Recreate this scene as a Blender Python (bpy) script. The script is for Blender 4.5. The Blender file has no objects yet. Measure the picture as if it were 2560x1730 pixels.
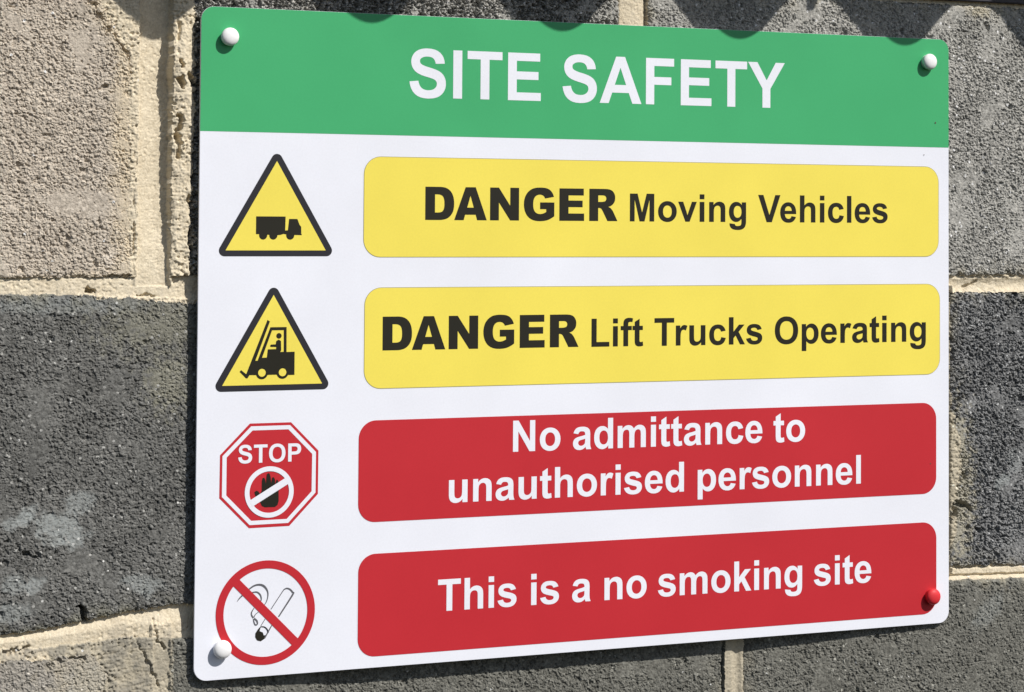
import bpy, math
import numpy as np
from mathutils import Matrix, Vector

# ------------------------------------------------------------------ camera, sky, sun, exposure
MM = 0.001
CZ = 1.6                                    # height of the sign's centre above the ground
S = bpy.context.scene
COL = S.collection

cam_d = bpy.data.cameras.new("camera")
cam = bpy.data.objects.new("camera", cam_d)
COL.objects.link(cam)
cam_d.sensor_width = 36.0
cam_d.lens = 5700 / 2560 * 36.0
cam_d.shift_x = (1280 - 1273.09) / 2560
cam_d.shift_y = (338.58 - 865) / 2560
cam_d.clip_start = 0.02
cam_d.clip_end = 200
rx = Vector((0.91377, -0.40618, 0.00657))
up = Vector((-0.02085, -0.03075, 0.99931))
fw = Vector((0.40570, 0.91327, 0.03657))
m = Matrix.Identity(4)
for i, v in enumerate((rx, up, -fw)):
    for j in range(3):
        m[j][i] = v[j]
m.translation = Vector((-0.7301, -1.47837, CZ + 0.0835))
cam.matrix_world = m
S.camera = cam

SUN = Vector((0.70, -1.0, 1.20)).normalized()       # towards the sun
world = bpy.data.worlds.new("World")
S.world = world
world.use_nodes = True
wn = world.node_tree.nodes
sky = wn.new("ShaderNodeTexSky")
sky.sky_type = 'NISHITA'
sky.sun_disc = False
sky.sun_elevation = math.asin(SUN.z)
sky.sun_rotation = math.atan2(SUN.x, SUN.y)
world.node_tree.links.new(sky.outputs[0], wn["Background"].inputs[0])
wn["Background"].inputs[1].default_value = 0.072

sun_d = bpy.data.lights.new("sun", 'SUN')
sun_d.energy = 4.4
sun_d.angle = math.radians(0.5)
sun_d.color = (1.0, 0.955, 0.89)
sun = bpy.data.objects.new("sun", sun_d)
COL.objects.link(sun)
sun.rotation_euler = (-SUN).to_track_quat('-Z', 'Y').to_euler()
sun.location = (1, -2, 4)

S.view_settings.view_transform = 'Standard'
S.view_settings.look = 'None'
S.view_settings.exposure = 0.12
S.view_settings.gamma = 1.0

# ------------------------------------------------------------------ helpers
# Drawing coordinates: u to the right, v upward, in mm from the sign's lower left corner;
# h in mm towards the camera from the sign's front face (negative = behind it).
def W(u, v, h=0.0):
    return ((u - 300) * MM, -h * MM, CZ + (v - 225) * MM)

def put(name, me, parent=None, mat=None):
    o = bpy.data.objects.new(name, me)
    COL.objects.link(o)
    if mat is not None:
        me.materials.append(mat)
    if parent is not None:
        o.parent = parent
        o.matrix_parent_inverse = parent.matrix_world.inverted()
    return o

def tag(o, label=None, cat=None, group=None, kind=None):
    if label: o["label"] = label
    if cat: o["category"] = cat
    if group: o["group"] = group
    if kind: o["kind"] = kind
    return o

def empty(name, loc):
    o = bpy.data.objects.new(name, None)
    o.empty_display_size = 0.05
    o.location = loc
    COL.objects.link(o)
    bpy.context.view_layer.update()
    return o

def lin(c):
    return [((x / 255 + 0.055) / 1.055) ** 2.4 if x > 10 else x / 255 / 12.92 for x in c]

# ------------------------------------------------------------------ materials
def print_mat(name, rgb, rough=0.42, wear=0.035, specks=False):
    mt = bpy.data.materials.new(name)
    mt.use_nodes = True
    nt = mt.node_tree; n = nt.nodes; L = nt.links
    b = n["Principled BSDF"]
    tc = n.new("ShaderNodeTexCoord")
    geo = n.new("ShaderNodeNewGeometry")
    no = n.new("ShaderNodeTexNoise"); no.inputs["Scale"].default_value = 14; no.inputs["Detail"].default_value = 6
    L.new(geo.outputs["Position"], no.inputs["Vector"])
    mp = n.new("ShaderNodeMapRange")
    mp.inputs[1].default_value = 0.3; mp.inputs[2].default_value = 0.7
    mp.inputs[3].default_value = 1 - wear; mp.inputs[4].default_value = 1 + wear
    L.new(no.outputs[0], mp.inputs[0])
    fine = n.new("ShaderNodeTexNoise"); fine.inputs["Scale"].default_value = 700; fine.inputs["Detail"].default_value = 2
    L.new(geo.outputs["Position"], fine.inputs["Vector"])
    mf = n.new("ShaderNodeMapRange"); mf.inputs[3].default_value = 0.95; mf.inputs[4].default_value = 1.05
    L.new(fine.outputs[0], mf.inputs[0])
    mul = n.new("ShaderNodeMath"); mul.operation = 'MULTIPLY'
    L.new(mp.outputs[0], mul.inputs[0]); L.new(mf.outputs[0], mul.inputs[1])
    vm = n.new("ShaderNodeVectorMath"); vm.operation = 'SCALE'
    vm.inputs[0].default_value = rgb
    L.new(mul.outputs[0], vm.inputs["Scale"])
    last = vm.outputs[0]
    if specks:      # a few specks of dirt stuck to the face
        vo = n.new("ShaderNodeTexVoronoi"); vo.inputs["Scale"].default_value = 22
        L.new(geo.outputs["Position"], vo.inputs["Vector"])
        lt = n.new("ShaderNodeMath"); lt.operation = 'LESS_THAN'; lt.inputs[1].default_value = 0.018
        L.new(vo.outputs["Distance"], lt.inputs[0])
        sc = n.new("ShaderNodeMath"); sc.operation = 'MULTIPLY'; sc.inputs[1].default_value = 0.45
        L.new(lt.outputs[0], sc.inputs[0])
        mx = n.new("ShaderNodeMix"); mx.data_type = 'RGBA'
        L.new(sc.outputs[0], mx.inputs[0]); L.new(last, mx.inputs[6])
        mx.inputs[7].default_value = (0.06, 0.05, 0.04, 1)
        last = mx.outputs[2]
    L.new(last, b.inputs["Base Color"])
    mr = n.new("ShaderNodeMapRange"); mr.inputs[3].default_value = rough - 0.06; mr.inputs[4].default_value = rough + 0.08
    L.new(no.outputs[0], mr.inputs[0]); L.new(mr.outputs[0], b.inputs["Roughness"])
    b.inputs["Specular IOR Level"].default_value = 0.30
    bu = n.new("ShaderNodeBump"); bu.inputs["Strength"].default_value = 0.05; bu.inputs["Distance"].default_value = 0.0003
    L.new(fine.outputs[0], bu.inputs["Height"]); L.new(bu.outputs[0], b.inputs["Normal"])
    return mt

WHITE = print_mat("white_plastic", (0.80, 0.82, 0.90))
GREEN = print_mat("green_print", (0.054, 0.400, 0.158))
YELLOW = print_mat("yellow_print", (0.85, 0.715, 0.11))
RED = print_mat("red_print", (0.51, 0.024, 0.035))
BLACK = print_mat("black_print", (0.016, 0.015, 0.010), specks=False)
BORDER = print_mat("charcoal_print", (0.024, 0.024, 0.031), specks=False)
KEYLINE = print_mat("keyline_print", (0.33, 0.31, 0.17), specks=False)
EDGE = print_mat("board_edge_plastic", (0.62, 0.63, 0.66), specks=False)
CAPW = print_mat("white_cap_plastic", (0.86, 0.86, 0.87), rough=0.42, specks=False)
CAPR = print_mat("red_cap_plastic", (0.66, 0.035, 0.045), rough=0.48, specks=False)
SMOKE = print_mat("grey_print", (0.12, 0.12, 0.135), specks=False)
DIRT = print_mat("dried_dirt", (0.10, 0.08, 0.06))
DARKP = print_mat("dark_plastic", (0.03, 0.03, 0.03), specks=False)

def block_mat(name, dark, light, smear, sparkle=0.5, contrast=1.0):
    mt = bpy.data.materials.new(name)
    mt.use_nodes = True
    nt = mt.node_tree; n = nt.nodes; L = nt.links
    b = n["Principled BSDF"]
    at = n.new("ShaderNodeAttribute"); at.attribute_name = "grain"
    sm = n.new("ShaderNodeAttribute"); sm.attribute_name = "smear"
    st = n.new("ShaderNodeAttribute"); st.attribute_name = "stain"
    geo = n.new("ShaderNodeNewGeometry")
    fine = n.new("ShaderNodeTexNoise"); fine.inputs["Scale"].default_value = 900; fine.inputs["Detail"].default_value = 4
    L.new(geo.outputs["Position"], fine.inputs["Vector"])
    big = n.new("ShaderNodeTexNoise"); big.inputs["Scale"].default_value = 28; big.inputs["Detail"].default_value = 5
    L.new(geo.outputs["Position"], big.inputs["Vector"])
    a1 = n.new("ShaderNodeMath"); a1.operation = 'MULTIPLY_ADD'; a1.inputs[1].default_value = 1.0; a1.inputs[2].default_value = -0.50
    L.new(fine.outputs[0], a1.inputs[0])
    a2 = n.new("ShaderNodeMath"); a2.operation = 'MULTIPLY_ADD'; a2.inputs[1].default_value = 0.5; a2.inputs[2].default_value = -0.25
    L.new(big.outputs[0], a2.inputs[0])
    s1 = n.new("ShaderNodeMath"); s1.operation = 'ADD'; L.new(a1.outputs[0], s1.inputs[0]); L.new(a2.outputs[0], s1.inputs[1])
    s2 = n.new("ShaderNodeMath"); s2.operation = 'ADD'; s2.use_clamp = True
    L.new(s1.outputs[0], s2.inputs[0]); L.new(at.outputs["Fac"], s2.inputs[1])
    mx = n.new("ShaderNodeMix"); mx.data_type = 'RGBA'
    L.new(s2.outputs[0], mx.inputs[0])
    mx.inputs[6].default_value = (*dark, 1); mx.inputs[7].default_value = (*light, 1)
    # stain: pale cement film
    m2 = n.new("ShaderNodeMix"); m2.data_type = 'RGBA'
    L.new(st.outputs["Fac"], m2.inputs[0]); L.new(mx.outputs[2], m2.inputs[6])
    m2.inputs[7].default_value = (0.34, 0.365, 0.36, 1)
    m3 = n.new("ShaderNodeMix"); m3.data_type = 'RGBA'
    L.new(sm.outputs["Fac"], m3.inputs[0]); L.new(m2.outputs[2], m3.inputs[6])
    m3.inputs[7].default_value = (*smear, 1)
    # sparkling quartz grains
    vo = n.new("ShaderNodeTexVoronoi"); vo.inputs["Scale"].default_value = 300
    L.new(geo.outputs["Position"], vo.inputs["Vector"])
    sep = n.new("ShaderNodeSeparateColor"); L.new(vo.outputs["Color"], sep.inputs[0])
    g1 = n.new("ShaderNodeMath"); g1.operation = 'GREATER_THAN'; g1.inputs[1].default_value = 1 - 0.018 * sparkle
    L.new(sep.outputs[0], g1.inputs[0])
    l1 = n.new("ShaderNodeMath"); l1.operation = 'LESS_THAN'; l1.inputs[1].default_value = 0.24
    L.new(vo.outputs["Distance"], l1.inputs[0])
    pm = n.new("ShaderNodeMath"); pm.operation = 'MULTIPLY'; L.new(g1.outputs[0], pm.inputs[0]); L.new(l1.outputs[0], pm.inputs[1])
    m4 = n.new("ShaderNodeMix"); m4.data_type = 'RGBA'
    L.new(pm.outputs[0], m4.inputs[0]); L.new(m3.outputs[2], m4.inputs[6]); m4.inputs[7].default_value = (0.60, 0.60, 0.58, 1)
    vo2 = n.new("ShaderNodeTexVoronoi"); vo2.inputs["Scale"].default_value = 430
    L.new(geo.outputs["Position"], vo2.inputs["Vector"])
    se2 = n.new("ShaderNodeSeparateColor"); L.new(vo2.outputs["Color"], se2.inputs[0])
    g2 = n.new("ShaderNodeMath"); g2.operation = 'GREATER_THAN'; g2.inputs[1].default_value = 1 - 0.032 * min(sparkle, 1)
    L.new(se2.outputs[1], g2.inputs[0])
    l2 = n.new("ShaderNodeMath"); l2.operation = 'LESS_THAN'; l2.inputs[1].default_value = 0.42
    L.new(vo2.outputs["Distance"], l2.inputs[0])
    p2_ = n.new("ShaderNodeMath"); p2_.operation = 'MULTIPLY'; L.new(g2.outputs[0], p2_.inputs[0]); L.new(l2.outputs[0], p2_.inputs[1])
    m5 = n.new("ShaderNodeMix"); m5.data_type = 'RGBA'
    L.new(p2_.outputs[0], m5.inputs[0]); L.new(m4.outputs[2], m5.inputs[6]); m5.inputs[7].default_value = (*[min(0.72, c * 1.5 + 0.02) for c in light], 1)
    L.new(m5.outputs[2], b.inputs["Base Color"])
    b.inputs["Roughness"].default_value = 0.93
    b.inputs["Specular IOR Level"].default_value = 0.25
    bu = n.new("ShaderNodeBump"); bu.inputs["Strength"].default_value = 0.5; bu.inputs["Distance"].default_value = 0.0006
    L.new(fine.outputs[0], bu.inputs["Height"]); L.new(bu.outputs[0], b.inputs["Normal"])
    return mt

CREAM = (0.50, 0.42, 0.29)
B_PINK = block_mat("pinkish_grey_block", (0.31, 0.27, 0.222), (0.66, 0.59, 0.50), (0.60, 0.51, 0.37), 0.15)
B_GREY = block_mat("grey_block", (0.16, 0.158, 0.147), (0.53, 0.52, 0.485), (0.46, 0.42, 0.32), 0.9)
B_DARK = block_mat("charcoal_block", (0.056, 0.056, 0.053), (0.232, 0.231, 0.219), (0.30, 0.29, 0.22), 0.9)
B_DARK2 = block_mat("blue_grey_block", (0.070, 0.072, 0.074), (0.31, 0.313, 0.313), (0.42, 0.39, 0.30), 1.1)
B_OLIVE = block_mat("olive_grey_block", (0.070, 0.069, 0.060), (0.245, 0.242, 0.215), (0.36, 0.33, 0.25), 0.8)
B_TAN = block_mat("stained_tan_block", (0.22, 0.205, 0.18), (0.40, 0.375, 0.335), (0.46, 0.41, 0.31), 0.4)
MORTAR = block_mat("cream_mortar", (0.48, 0.41, 0.295), (0.81, 0.72, 0.555), (0.36, 0.325, 0.26), 0.05)
MORTAR2 = block_mat("greyish_mortar", (0.32, 0.285, 0.215), (0.58, 0.52, 0.40), (0.27, 0.25, 0.205), 0.1)

# ------------------------------------------------------------------ noise
def h2(ix, iy, seed):
    with np.errstate(over='ignore'):
        x = (ix.astype(np.uint32) * np.uint32(374761393)) ^ (iy.astype(np.uint32) * np.uint32(668265263)) ^ np.uint32((seed * 2246822519) & 0xffffffff)
        x = (x ^ (x >> np.uint32(13))) * np.uint32(1274126177)
        x = (x ^ (x >> np.uint32(16))) * np.uint32(2654435761)
        x = x ^ (x >> np.uint32(15))
    return (x & np.uint32(0xffffff)).astype(np.float32) / np.float32(0xffffff)

def vnoise(u, v, s, seed):          # gradient-like smooth noise, about -1..1
    x = (u / s).astype(np.float32); y = (v / s).astype(np.float32)
    ix = np.floor(x).astype(np.int32); iy = np.floor(y).astype(np.int32)
    fx = x - ix; fy = y - iy
    out = np.zeros_like(x)
    wx = fx * fx * fx * (fx * (fx * 6 - 15) + 10); wy = fy * fy * fy * (fy * (fy * 6 - 15) + 10)
    for dx in (0, 1):
        for dy in (0, 1):
            a = h2(ix + dx, iy + dy, seed) * np.float32(2 * math.pi)
            g = np.cos(a) * (fx - dx) + np.sin(a) * (fy - dy)
            out += g * (wx if dx else 1 - wx) * (wy if dy else 1 - wy)
    return out * 1.5

def fbm(u, v, s, seed, o=3):
    r = 0; a = 1.0; t = 0
    for i in range(o):
        r = r + a * vnoise(u, v, s / 2 ** i, seed + i * 7); t += a * a; a *= 0.55
    return r / math.sqrt(t)

def worley(u, v, s, seed):
    x = (u / s).astype(np.float32); y = (v / s).astype(np.float32)
    ix = np.floor(x).astype(np.int32); iy = np.floor(y).astype(np.int32)
    f1 = np.full(x.shape, 9, np.float32); f2 = f1.copy(); cid = np.zeros_like(f1)
    for dx in (-1, 0, 1):
        for dy in (-1, 0, 1):
            jx = ix + dx; jy = iy + dy
            px = jx + h2(jx, jy, seed) - x; py = jy + h2(jx, jy, seed + 91) - y
            d = np.sqrt(px * px + py * py)
            c = h2(jx, jy, seed + 173)
            nearer = d < f1
            f2 = np.where(nearer, f1, np.minimum(f2, d))
            cid = np.where(nearer, c, cid)
            f1 = np.where(nearer, d, f1)
    return f1, f2, cid

def sstep(a, b, x):
    t = np.clip((x - a) / (b - a), 0, 1)
    return t * t * (3 - 2 * t)

def blob(u, v, cu, cv, ru, rv, ang=0.0):
    c, s = math.cos(ang), math.sin(ang)
    du = (u - cu) * c + (v - cv) * s; dv = -(u - cu) * s + (v - cv) * c
    return np.sqrt((du / ru) ** 2 + (dv / rv) ** 2)

# ------------------------------------------------------------------ the block wall
# courses: (lower bed, upper bed); joints as (u0,u1)
def bed_lo(u, k):     # bottom edge of the bed joint k at u
    if k == 0:   # upper bed in view
        return np.interp(u, [-600, -130, -51, -4.6, 609, 677, 1400], [259, 257.2, 256.0, 253.5, 253.2, 253.2, 252])
    if k == -1:  # lower bed in view
        return np.interp(u, [-600, -127, -103, -75, -44, -5, 30, 609, 677, 1400], [22, 28.5, 28, 29, 31, 27.5, 27, 30.8, 28.5, 25])
    return 253.2 + 225 * k - (0 if k < 0 else 0) + 0 * u

def bed_hi(u, k):
    if k == 0:
        return np.interp(u, [-600, -130, -51, -20, 609, 677, 1400], [270, 268.0, 268.6, 269, 266.3, 266.6, 266])
    if k == -1:
        return np.interp(u, [-600, -127, -103, -75, -44, -5, 30, 609, 677, 1400], [32, 37, 39.2, 42.8, 47, 50.4, 42, 40.4, 39.0, 37])
    return 265.5 + 225 * k + 0 * u

JOINTS = {   # per course: list of (u0, u1) clear joint widths
    2: [(-743, -733), (-293, -283), (157, 167), (607, 617), (1057, 1067)],
    1: [(-483, -473), (-40, -17.5), (317.5, 341), (780, 790), (1230, 1240)],
    0: [(-743, -733), (-293, -283), (157, 167), (597, 607), (1047, 1057)],
    -1: [(-468, -458), (-26, -15), (407.5, 424), (866, 876), (1316, 1326)],
    -2: [(-743, -733), (-293, -283), (157, 167), (597, 607), (1047, 1057)],
}
UMIN, UMAX = -700, 1300
BLOCKS = []
for k, js in JOINTS.items():
    e = [UMIN - 300] + [x for j in js for x in j] + [UMAX + 300]
    for i in range(0, len(e), 2):
        BLOCKS.append((k, e[i], e[i + 1]))

def field(U, V):
    """height over the nominal wall face (mm), piece id, grain tone, cement smear, pale stain"""
    U = U.astype(np.float32); V = V.astype(np.float32)
    wu = fbm(U, V, 9, 11, 3) * 1.0 + 0.55 * vnoise(U, V, 2.6, 13); wv = fbm(U, V, 9, 31, 3) * 1.0 + 0.55 * vnoise(U, V, 2.6, 33)
    u = U + wu; v = V + wv
    # course index
    course = np.full(U.shape, -2, np.int32)
    inbed = np.full(U.shape, -99, np.int32)
    dedge = np.full(U.shape, 99, np.float32)      # distance inside a block from its arris
    for k in (-2, -1, 0, 1, 2):
        lo = bed_lo(U, k); hi = bed_hi(U, k)
        course = np.where(v > (lo + hi) / 2, k + 1, course)
        inbed = np.where((v > lo) & (v < hi), k, inbed)
        d = np.maximum(lo - v, v - hi)
        dedge = np.minimum(dedge, d)
    bid = np.full(U.shape, -1, np.int32)
    jid = np.full(U.shape, -1, np.int32)
    for n, (k, a, b) in enumerate(BLOCKS):
        if k == 1 and a == -17.5:      # mortar buttered over this block's left arris
            pass
        ins = (course == k) & (u > a) & (u < b) & (inbed == -99)
        bid = np.where(ins, n, bid)
        m_ = (course == k) & (u > a) & (u < b)
        dd = np.minimum(u - a, b - u)
        dedge = np.where(m_, np.minimum(dedge, dd), dedge)
    hj = (bid == -1) & (inbed == -99)
    # ---- mortar spread over block faces (becomes mortar pieces)
    ov = np.zeros(U.shape, np.float32)
    n12 = fbm(U, V, 12, 51, 4)
    n5 = fbm(U, V, 4, 57, 3)
    # right of the upper left head joint
    edge = np.interp(V, [268, 300, 335, 382, 430, 470], [-4, -4.5, -3, -1.5, -2.5, -3])
    ov = np.maximum(ov, ((U > -18) & (U < edge + 1.6 * n12 + 1.2 * n5) & (V > 268) & (V < 500)).astype(np.float32))
    # left of it, ragged thin spread
    el = np.interp(V, [268, 310, 345, 393, 411, 434, 451, 490], [-44, -47, -46, -47, -45, -58, -66, -72])
    ov = np.maximum(ov, ((U > el + 3.0 * n12 + 1.5 * n5) & (U < -35) & (V > 268) & (V < 500)).astype(np.float32))
    # bottom left: wide trowelled area
    bl = (V < 31) & (U > -66 + 0.25 * (31 - V) + 7 * n12) & (U < -14 + 2.5 * n5) & (V > -90)
    ov = np.maximum(ov, bl.astype(np.float32))
    bb = (V < 31) & (V > 21.5 + 3 * n12 + 1.5 * n5) & (U < -14)
    ov = np.maximum(ov, bb.astype(np.float32))
    # under the upper bed, near the sign's left edge
    ub = (U > -110) & (U < 25) & (V < 260) & (V > np.interp(U, [-110, -80, -50, 0], [259.5, 256.5, 254.0, 250.0]) + 2.6 * n12 + 1.5 * n5)
    ov = np.maximum(ov, ub.astype(np.float32))
    # right of sign: patches by the hidden head joint
    er = np.interp(V, [50, 60, 75, 84, 88, 100, 112, 135, 150, 162, 178], [607, 610, 613, 616, 609, 614, 617, 617, 612, 609, 606])
    ov = np.maximum(ov, ((U > 596) & (U < er + 1.8 * n12 + 1.6 * n5) & (V > 50) & (V < 176)).astype(np.float32))
    ov = ov * (1 - ((np.abs(V - 80) < 6) & (U > 603) & (U < 640) & (n5 > -0.1)))
    ov = ov * ((bid >= 0) | hj | (inbed != -99))
    over = (ov > 0.5) & (bid >= 0)
    # which piece: 0..N-1 block, 100+k bed joint, 200+.. head joints
    pid = bid.copy()
    pid = np.where(inbed != -99, 1000 + inbed, pid)
    jn = 0
    for k, js in JOINTS.items():
        for (a, b) in js:
            near = (course == k) & (U > a - 75) & (U < b + 40)
            pid = np.where(hj & near, 2000 + jn, pid)
            pid = np.where(over & near & (U > (a - 70)), 2000 + jn, pid)
            jn += 1
    rest = over & (pid < 1000)
    pid = np.where(rest & (V > 200), 1000, pid)
    pid = np.where(rest & (V < 100), 999, pid)
    pid = np.where((pid == -1), 1000, pid)
    mort = pid >= 900

    # ---- surface relief
    fine = vnoise(U, V, 1.15, 101)
    med0 = vnoise(U, V, 1.9, 97)
    f1, f2, cid = worley(U + 0.6 * wu + 0.5 * med0, V + 0.6 * wv - 0.5 * med0, 2.05, 5)
    g1, g2, cid2 = worley(U, V, 1.45, 77)
    grain = 1.0 - f1 * f1 * 0.9
    med = fbm(U, V, 3.4, 131, 3)
    low = fbm(U, V, 38, 141, 3)
    pn = vnoise(U * 0.8 + V * 0.25, V * 1.15, 3.1, 151) + 0.55 * vnoise(U, V, 1.6, 157)
    pits = sstep(0.50, 0.95, pn)
    rough = np.ones(U.shape, np.float32)
    pitk = np.ones(U.shape, np.float32)
    # per block: roughness, pits, offset
    for n, (k, a, b) in enumerate(BLOCKS):
        mk = bid == n
        if k == 1 and b == -40: r, p = 0.74, 0.9
        elif k == 1 and a == -17.5: r, p = 1.5, 1.7
        elif k == 1 and a == 341: r, p = 0.76, 0.95
        elif k == 0 and a == 607: r, p = 1.08, 1.1
        elif k == 0: r, p = 0.60, 0.95
        elif k == -1 and a == 424: r, p = 0.68, 0.75
        elif k == -1: r, p = 0.66, 0.8
        else: r, p = 0.9, 0.9
        rough = np.where(mk, r, rough); pitk = np.where(mk, p, pitk)
    film = sstep(0.15, 0.6, fbm(U, V, 30, 171, 3))       # smoother skin of fines here and there
    rough = rough * (1 - 0.35 * film)
    pa = vnoise(U + 0.3 * V, V * 1.2, 2.7, 161) + 0.55 * vnoise(U, V, 1.45, 163) + 0.30 * fbm(U, V, 18, 167, 2)
    pb = vnoise(U * 1.25 - 0.3 * V, V, 2.0, 177) + 0.45 * vnoise(U, V, 1.1, 179)
    thr = 0.34 - 0.22 * (pitk - 0.9) + 0.22 * film
    pits1 = sstep(thr, thr + 0.20, pa)
    pits2 = sstep(0.36, 0.56, pb)
    big = sstep(0.80, 1.05, pa + 0.25 * pn)
    gap = sstep(0.26, 0.06, f2 - f1) * (0.35 + 0.65 * sstep(-0.3, 0.3, fbm(U, V, 5.0, 183, 2)))
    sunk = sstep(0.17, 0.13, cid) * sstep(0.05, 0.2, f2 - f1)
    soft = 1 - 0.62 * film
    v1, v2, vc = worley(U + 1.5 * wu, V + 1.5 * wv, 17.0, 501)
    chips = sstep(0.80, 0.82, vc) * sstep(0.16, 0.08, v1 + 0.05 * n5)
    hb = rough * soft * (0.34 * (1 - 1.7 * f1 * f1) + 0.62 * (cid - 0.5) + 0.20 * med + 0.20 * fine + 0.25 * (cid2 - 0.5)) \
        - rough * pitk * (0.85 * gap * soft + 1.1 * sunk * soft + 1.0 * pits1 + 0.5 * pits2 * soft + 1.7 * big + 2.6 * chips) + 0.35 * low + 0.85
    pits = pits1
    # arris: blocks round off and crumble at their edges
    arr = np.clip(dedge, 0, 40)
    arrk = 1 - 0.85 * (course == 1) * sstep(-90, -60, U) * (U < -30) - 0.6 * (course == 0) * sstep(60, 20, U) * sstep(225, 245, V) - 0.7 * ((course == -1) & (U < -8)) - 0.75 * ((course == 1) & (U <= -90))
    hb = hb - arrk * (1.8 * np.exp(-arr / 1.0) + 0.7 * np.exp(-arr / 3.0) * (1 + n5))
    # crumbled left end of the middle block of the top course, beside the sign's corner
    cr = (course == 1) & (U > -17) & (U < 30)
    hb = np.where(cr, hb - 3.2 * sstep(12, -2, U) * sstep(-0.2, 0.5, fbm(U, V, 5, 191, 3)) - 4 * sstep(0.15, 0.5, -blobn(U, V, 2, 437, 6, 8)), hb)
    # lower course stands a little proud towards its ends
    low_off = np.interp(U, [-40, 0, 60, 120, 330, 424, 520, 600, 700], [2.0, 2.2, 0.5, -2.9, -3.4, -2.9, 1.2, 3.5, 4.1])
    hb = np.where(course <= -1, hb + low_off.astype(np.float32), hb)
    # ---- mortar relief
    mg = 0.24 * vnoise(U, V, 1.3, 201) + 0.22 * vnoise(U, V, 2.4, 203) * sstep(-0.2, 0.5, fbm(U, V, 16, 205, 2)) + 0.26 * fbm(U, V, 5, 211, 3) + 0.18 * (cid2 - 0.5) + 0.15 * vnoise(U * 0.3, V * 2.0, 2.4, 221)
    mp = sstep(0.42, 0.8, vnoise(U, V, 2.2, 231) + 0.35 * fine + 0.5 * fbm(U, V, 25, 233, 2)) * 1.2
    # beds: struck concave
    hoff0 = np.interp(U, [400, 520, 600, 700], [0.0, 1.6, 3.4, 4.0]).astype(np.float32)
    hm = np.zeros(U.shape, np.float32) - 2.0
    for k in (-2, -1, 0, 1, 2):
        lo = bed_lo(U, k); hi = bed_hi(U, k)
        t = (V - lo) / np.maximum(hi - lo, 1)
        prof = -3.6 + 3.0 * (2 * t - 1) ** 2 - 3.0 * sstep(0.80, 1.0, t) * sstep(-0.5, 0.4, n12 + 0.6 * n5) + 1.2 * n5 * sstep(0.5, 0.0, t)
        if k == -1:   # left part: smooth weathered slope running down over the block, deep at the top
            sl = -0.4 - 3.6 * sstep(0.45, 1.0, t)
            wl = sstep(20, -20, U)
            prof = prof * (1 - wl) + sl * wl
        if k == -1:   # right part: tilted joint over a pale lip
            sr = -2.6 - 1.0 * t - 3.0 * sstep(0.84, 1.0, t) * sstep(-0.5, 0.4, n12 + 0.6 * n5) - 2.2 * sstep(0.12, 0.05, np.abs(t - 0.33 - 0.05 * n12)) + 2.2 * sstep(0.26, 0.1, t)
            prof = np.where(U > 400, sr + hoff0 * 0.5, prof)
        if k == 0:
            sl = -0.8 - 0.6 * t - 1.6 * sstep(0.82, 1.0, t) * sstep(-0.1, 0.6, n12 + 0.5 * n5)
            wl = sstep(20, -20, U)
            prof = prof * (1 - wl) + sl * wl
        inb = (V > lo - 2) & (V < hi + 2)
        hm = np.where(inb, prof, hm)
    jn = 0
    for k, js in JOINTS.items():
        for (a, b) in js:
            t = (U - a) / (b - a)
            inj = (course == k) & (t > -0.15) & (t < 1.15)
            if (k, a) == (1, -40):
                dp = np.interp(V, [262, 285, 300, 330, 365, 385, 402, 412, 425, 440, 470], [1.6, 3.0, 5.0, 6.6, 6.8, 7.6, 11.5, 13.2, 9.5, 7.2, 7.0]).astype(np.float32)
                dpl = np.minimum(dp, 6.5)
                lipw = -18.6 + 1.5 * fbm(U * 0 + 3, V, 22, 241, 3) + 0.9 * n5 + 0.6 * n12
                pr = -0.6 - 0.55 * dpl * sstep(-40.5, -38.5, U) - 0.45 * dpl * sstep(-39, -25, U)
                pr = np.where(U > lipw, pr + (dpl + 2.2 + 0.75 * (dp - dpl)) * sstep(0, 2.6, U - lipw) + 1.0 * n5 * sstep(0, 1.5, U - lipw), pr)
                inj2 = (course == 1) & (U > -41.5) & (U < -16)
                hm = np.where(inj2 & (V > 262), pr, hm)
            elif (k, a) == (1, 317.5):
                pr = -2.6 - 1.4 * (2 * t - 1) ** 2 - 7 * sstep(1.6, 0.3, U - a) - 9 * sstep(-0.8, 0.4, U - 340.2)
                hm = np.where(inj, pr, hm)
            elif (k, a) == (-1, 407.5):
                pr = 0.3 - 2.4 * sstep(0.30, 0.66, t) + 1.2 * sstep(0.72, 0.9, t) - 0.6
                hm = np.where(inj, pr, hm)
            elif (k, a) == (-1, -26):
                hm = np.where(inj, 1.5 + 0 * U, hm)
            else:
                hm = np.where(inj, -3.6 + 3.0 * (2 * t - 1) ** 2, hm)
            jn += 1
    spread = over
    thin = np.ones(U.shape, np.float32)
    thin = np.where((course == 1) & (U < -30), sstep(0, 9, U - (el + 3.0 * n12 + 1.5 * n5)), thin)
    thin = np.where((course == 0) & (V > 230), sstep(0, 4, V - (np.interp(U, [-110, -80, -50, 0], [259.5, 256.5, 254.0, 250.0]) + 2.6 * n12 + 1.5 * n5)), thin)
    thin = np.where((course == -1) & (U < -14), np.maximum(sstep(0, 14, U - (-66 + 0.25 * (31 - V) + 7 * n12)), sstep(0, 5, V - (21.5 + 3 * n12 + 1.5 * n5))), thin)
    thin = np.where((course == 0) & (U > 590), sstep(0, 3, er + 1.8 * n12 + 1.6 * n5 - U), thin)
    hsp = hb * (1 - 0.75 * thin) + thin * (0.75 + 0.5 * n12)
    # lip to the right of the deep groove
    lip = over & (U > -18.5) & (U < 2) & (V > 262) & (course == 1)
    hsp = np.where(lip, 1.4 + 0.9 * n12 + 0.5 * n5 + 0.8 * sstep(-18, -13, U) - 1.8 * sstep(-6, -1, U) * (1 + n5), hsp)
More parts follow.
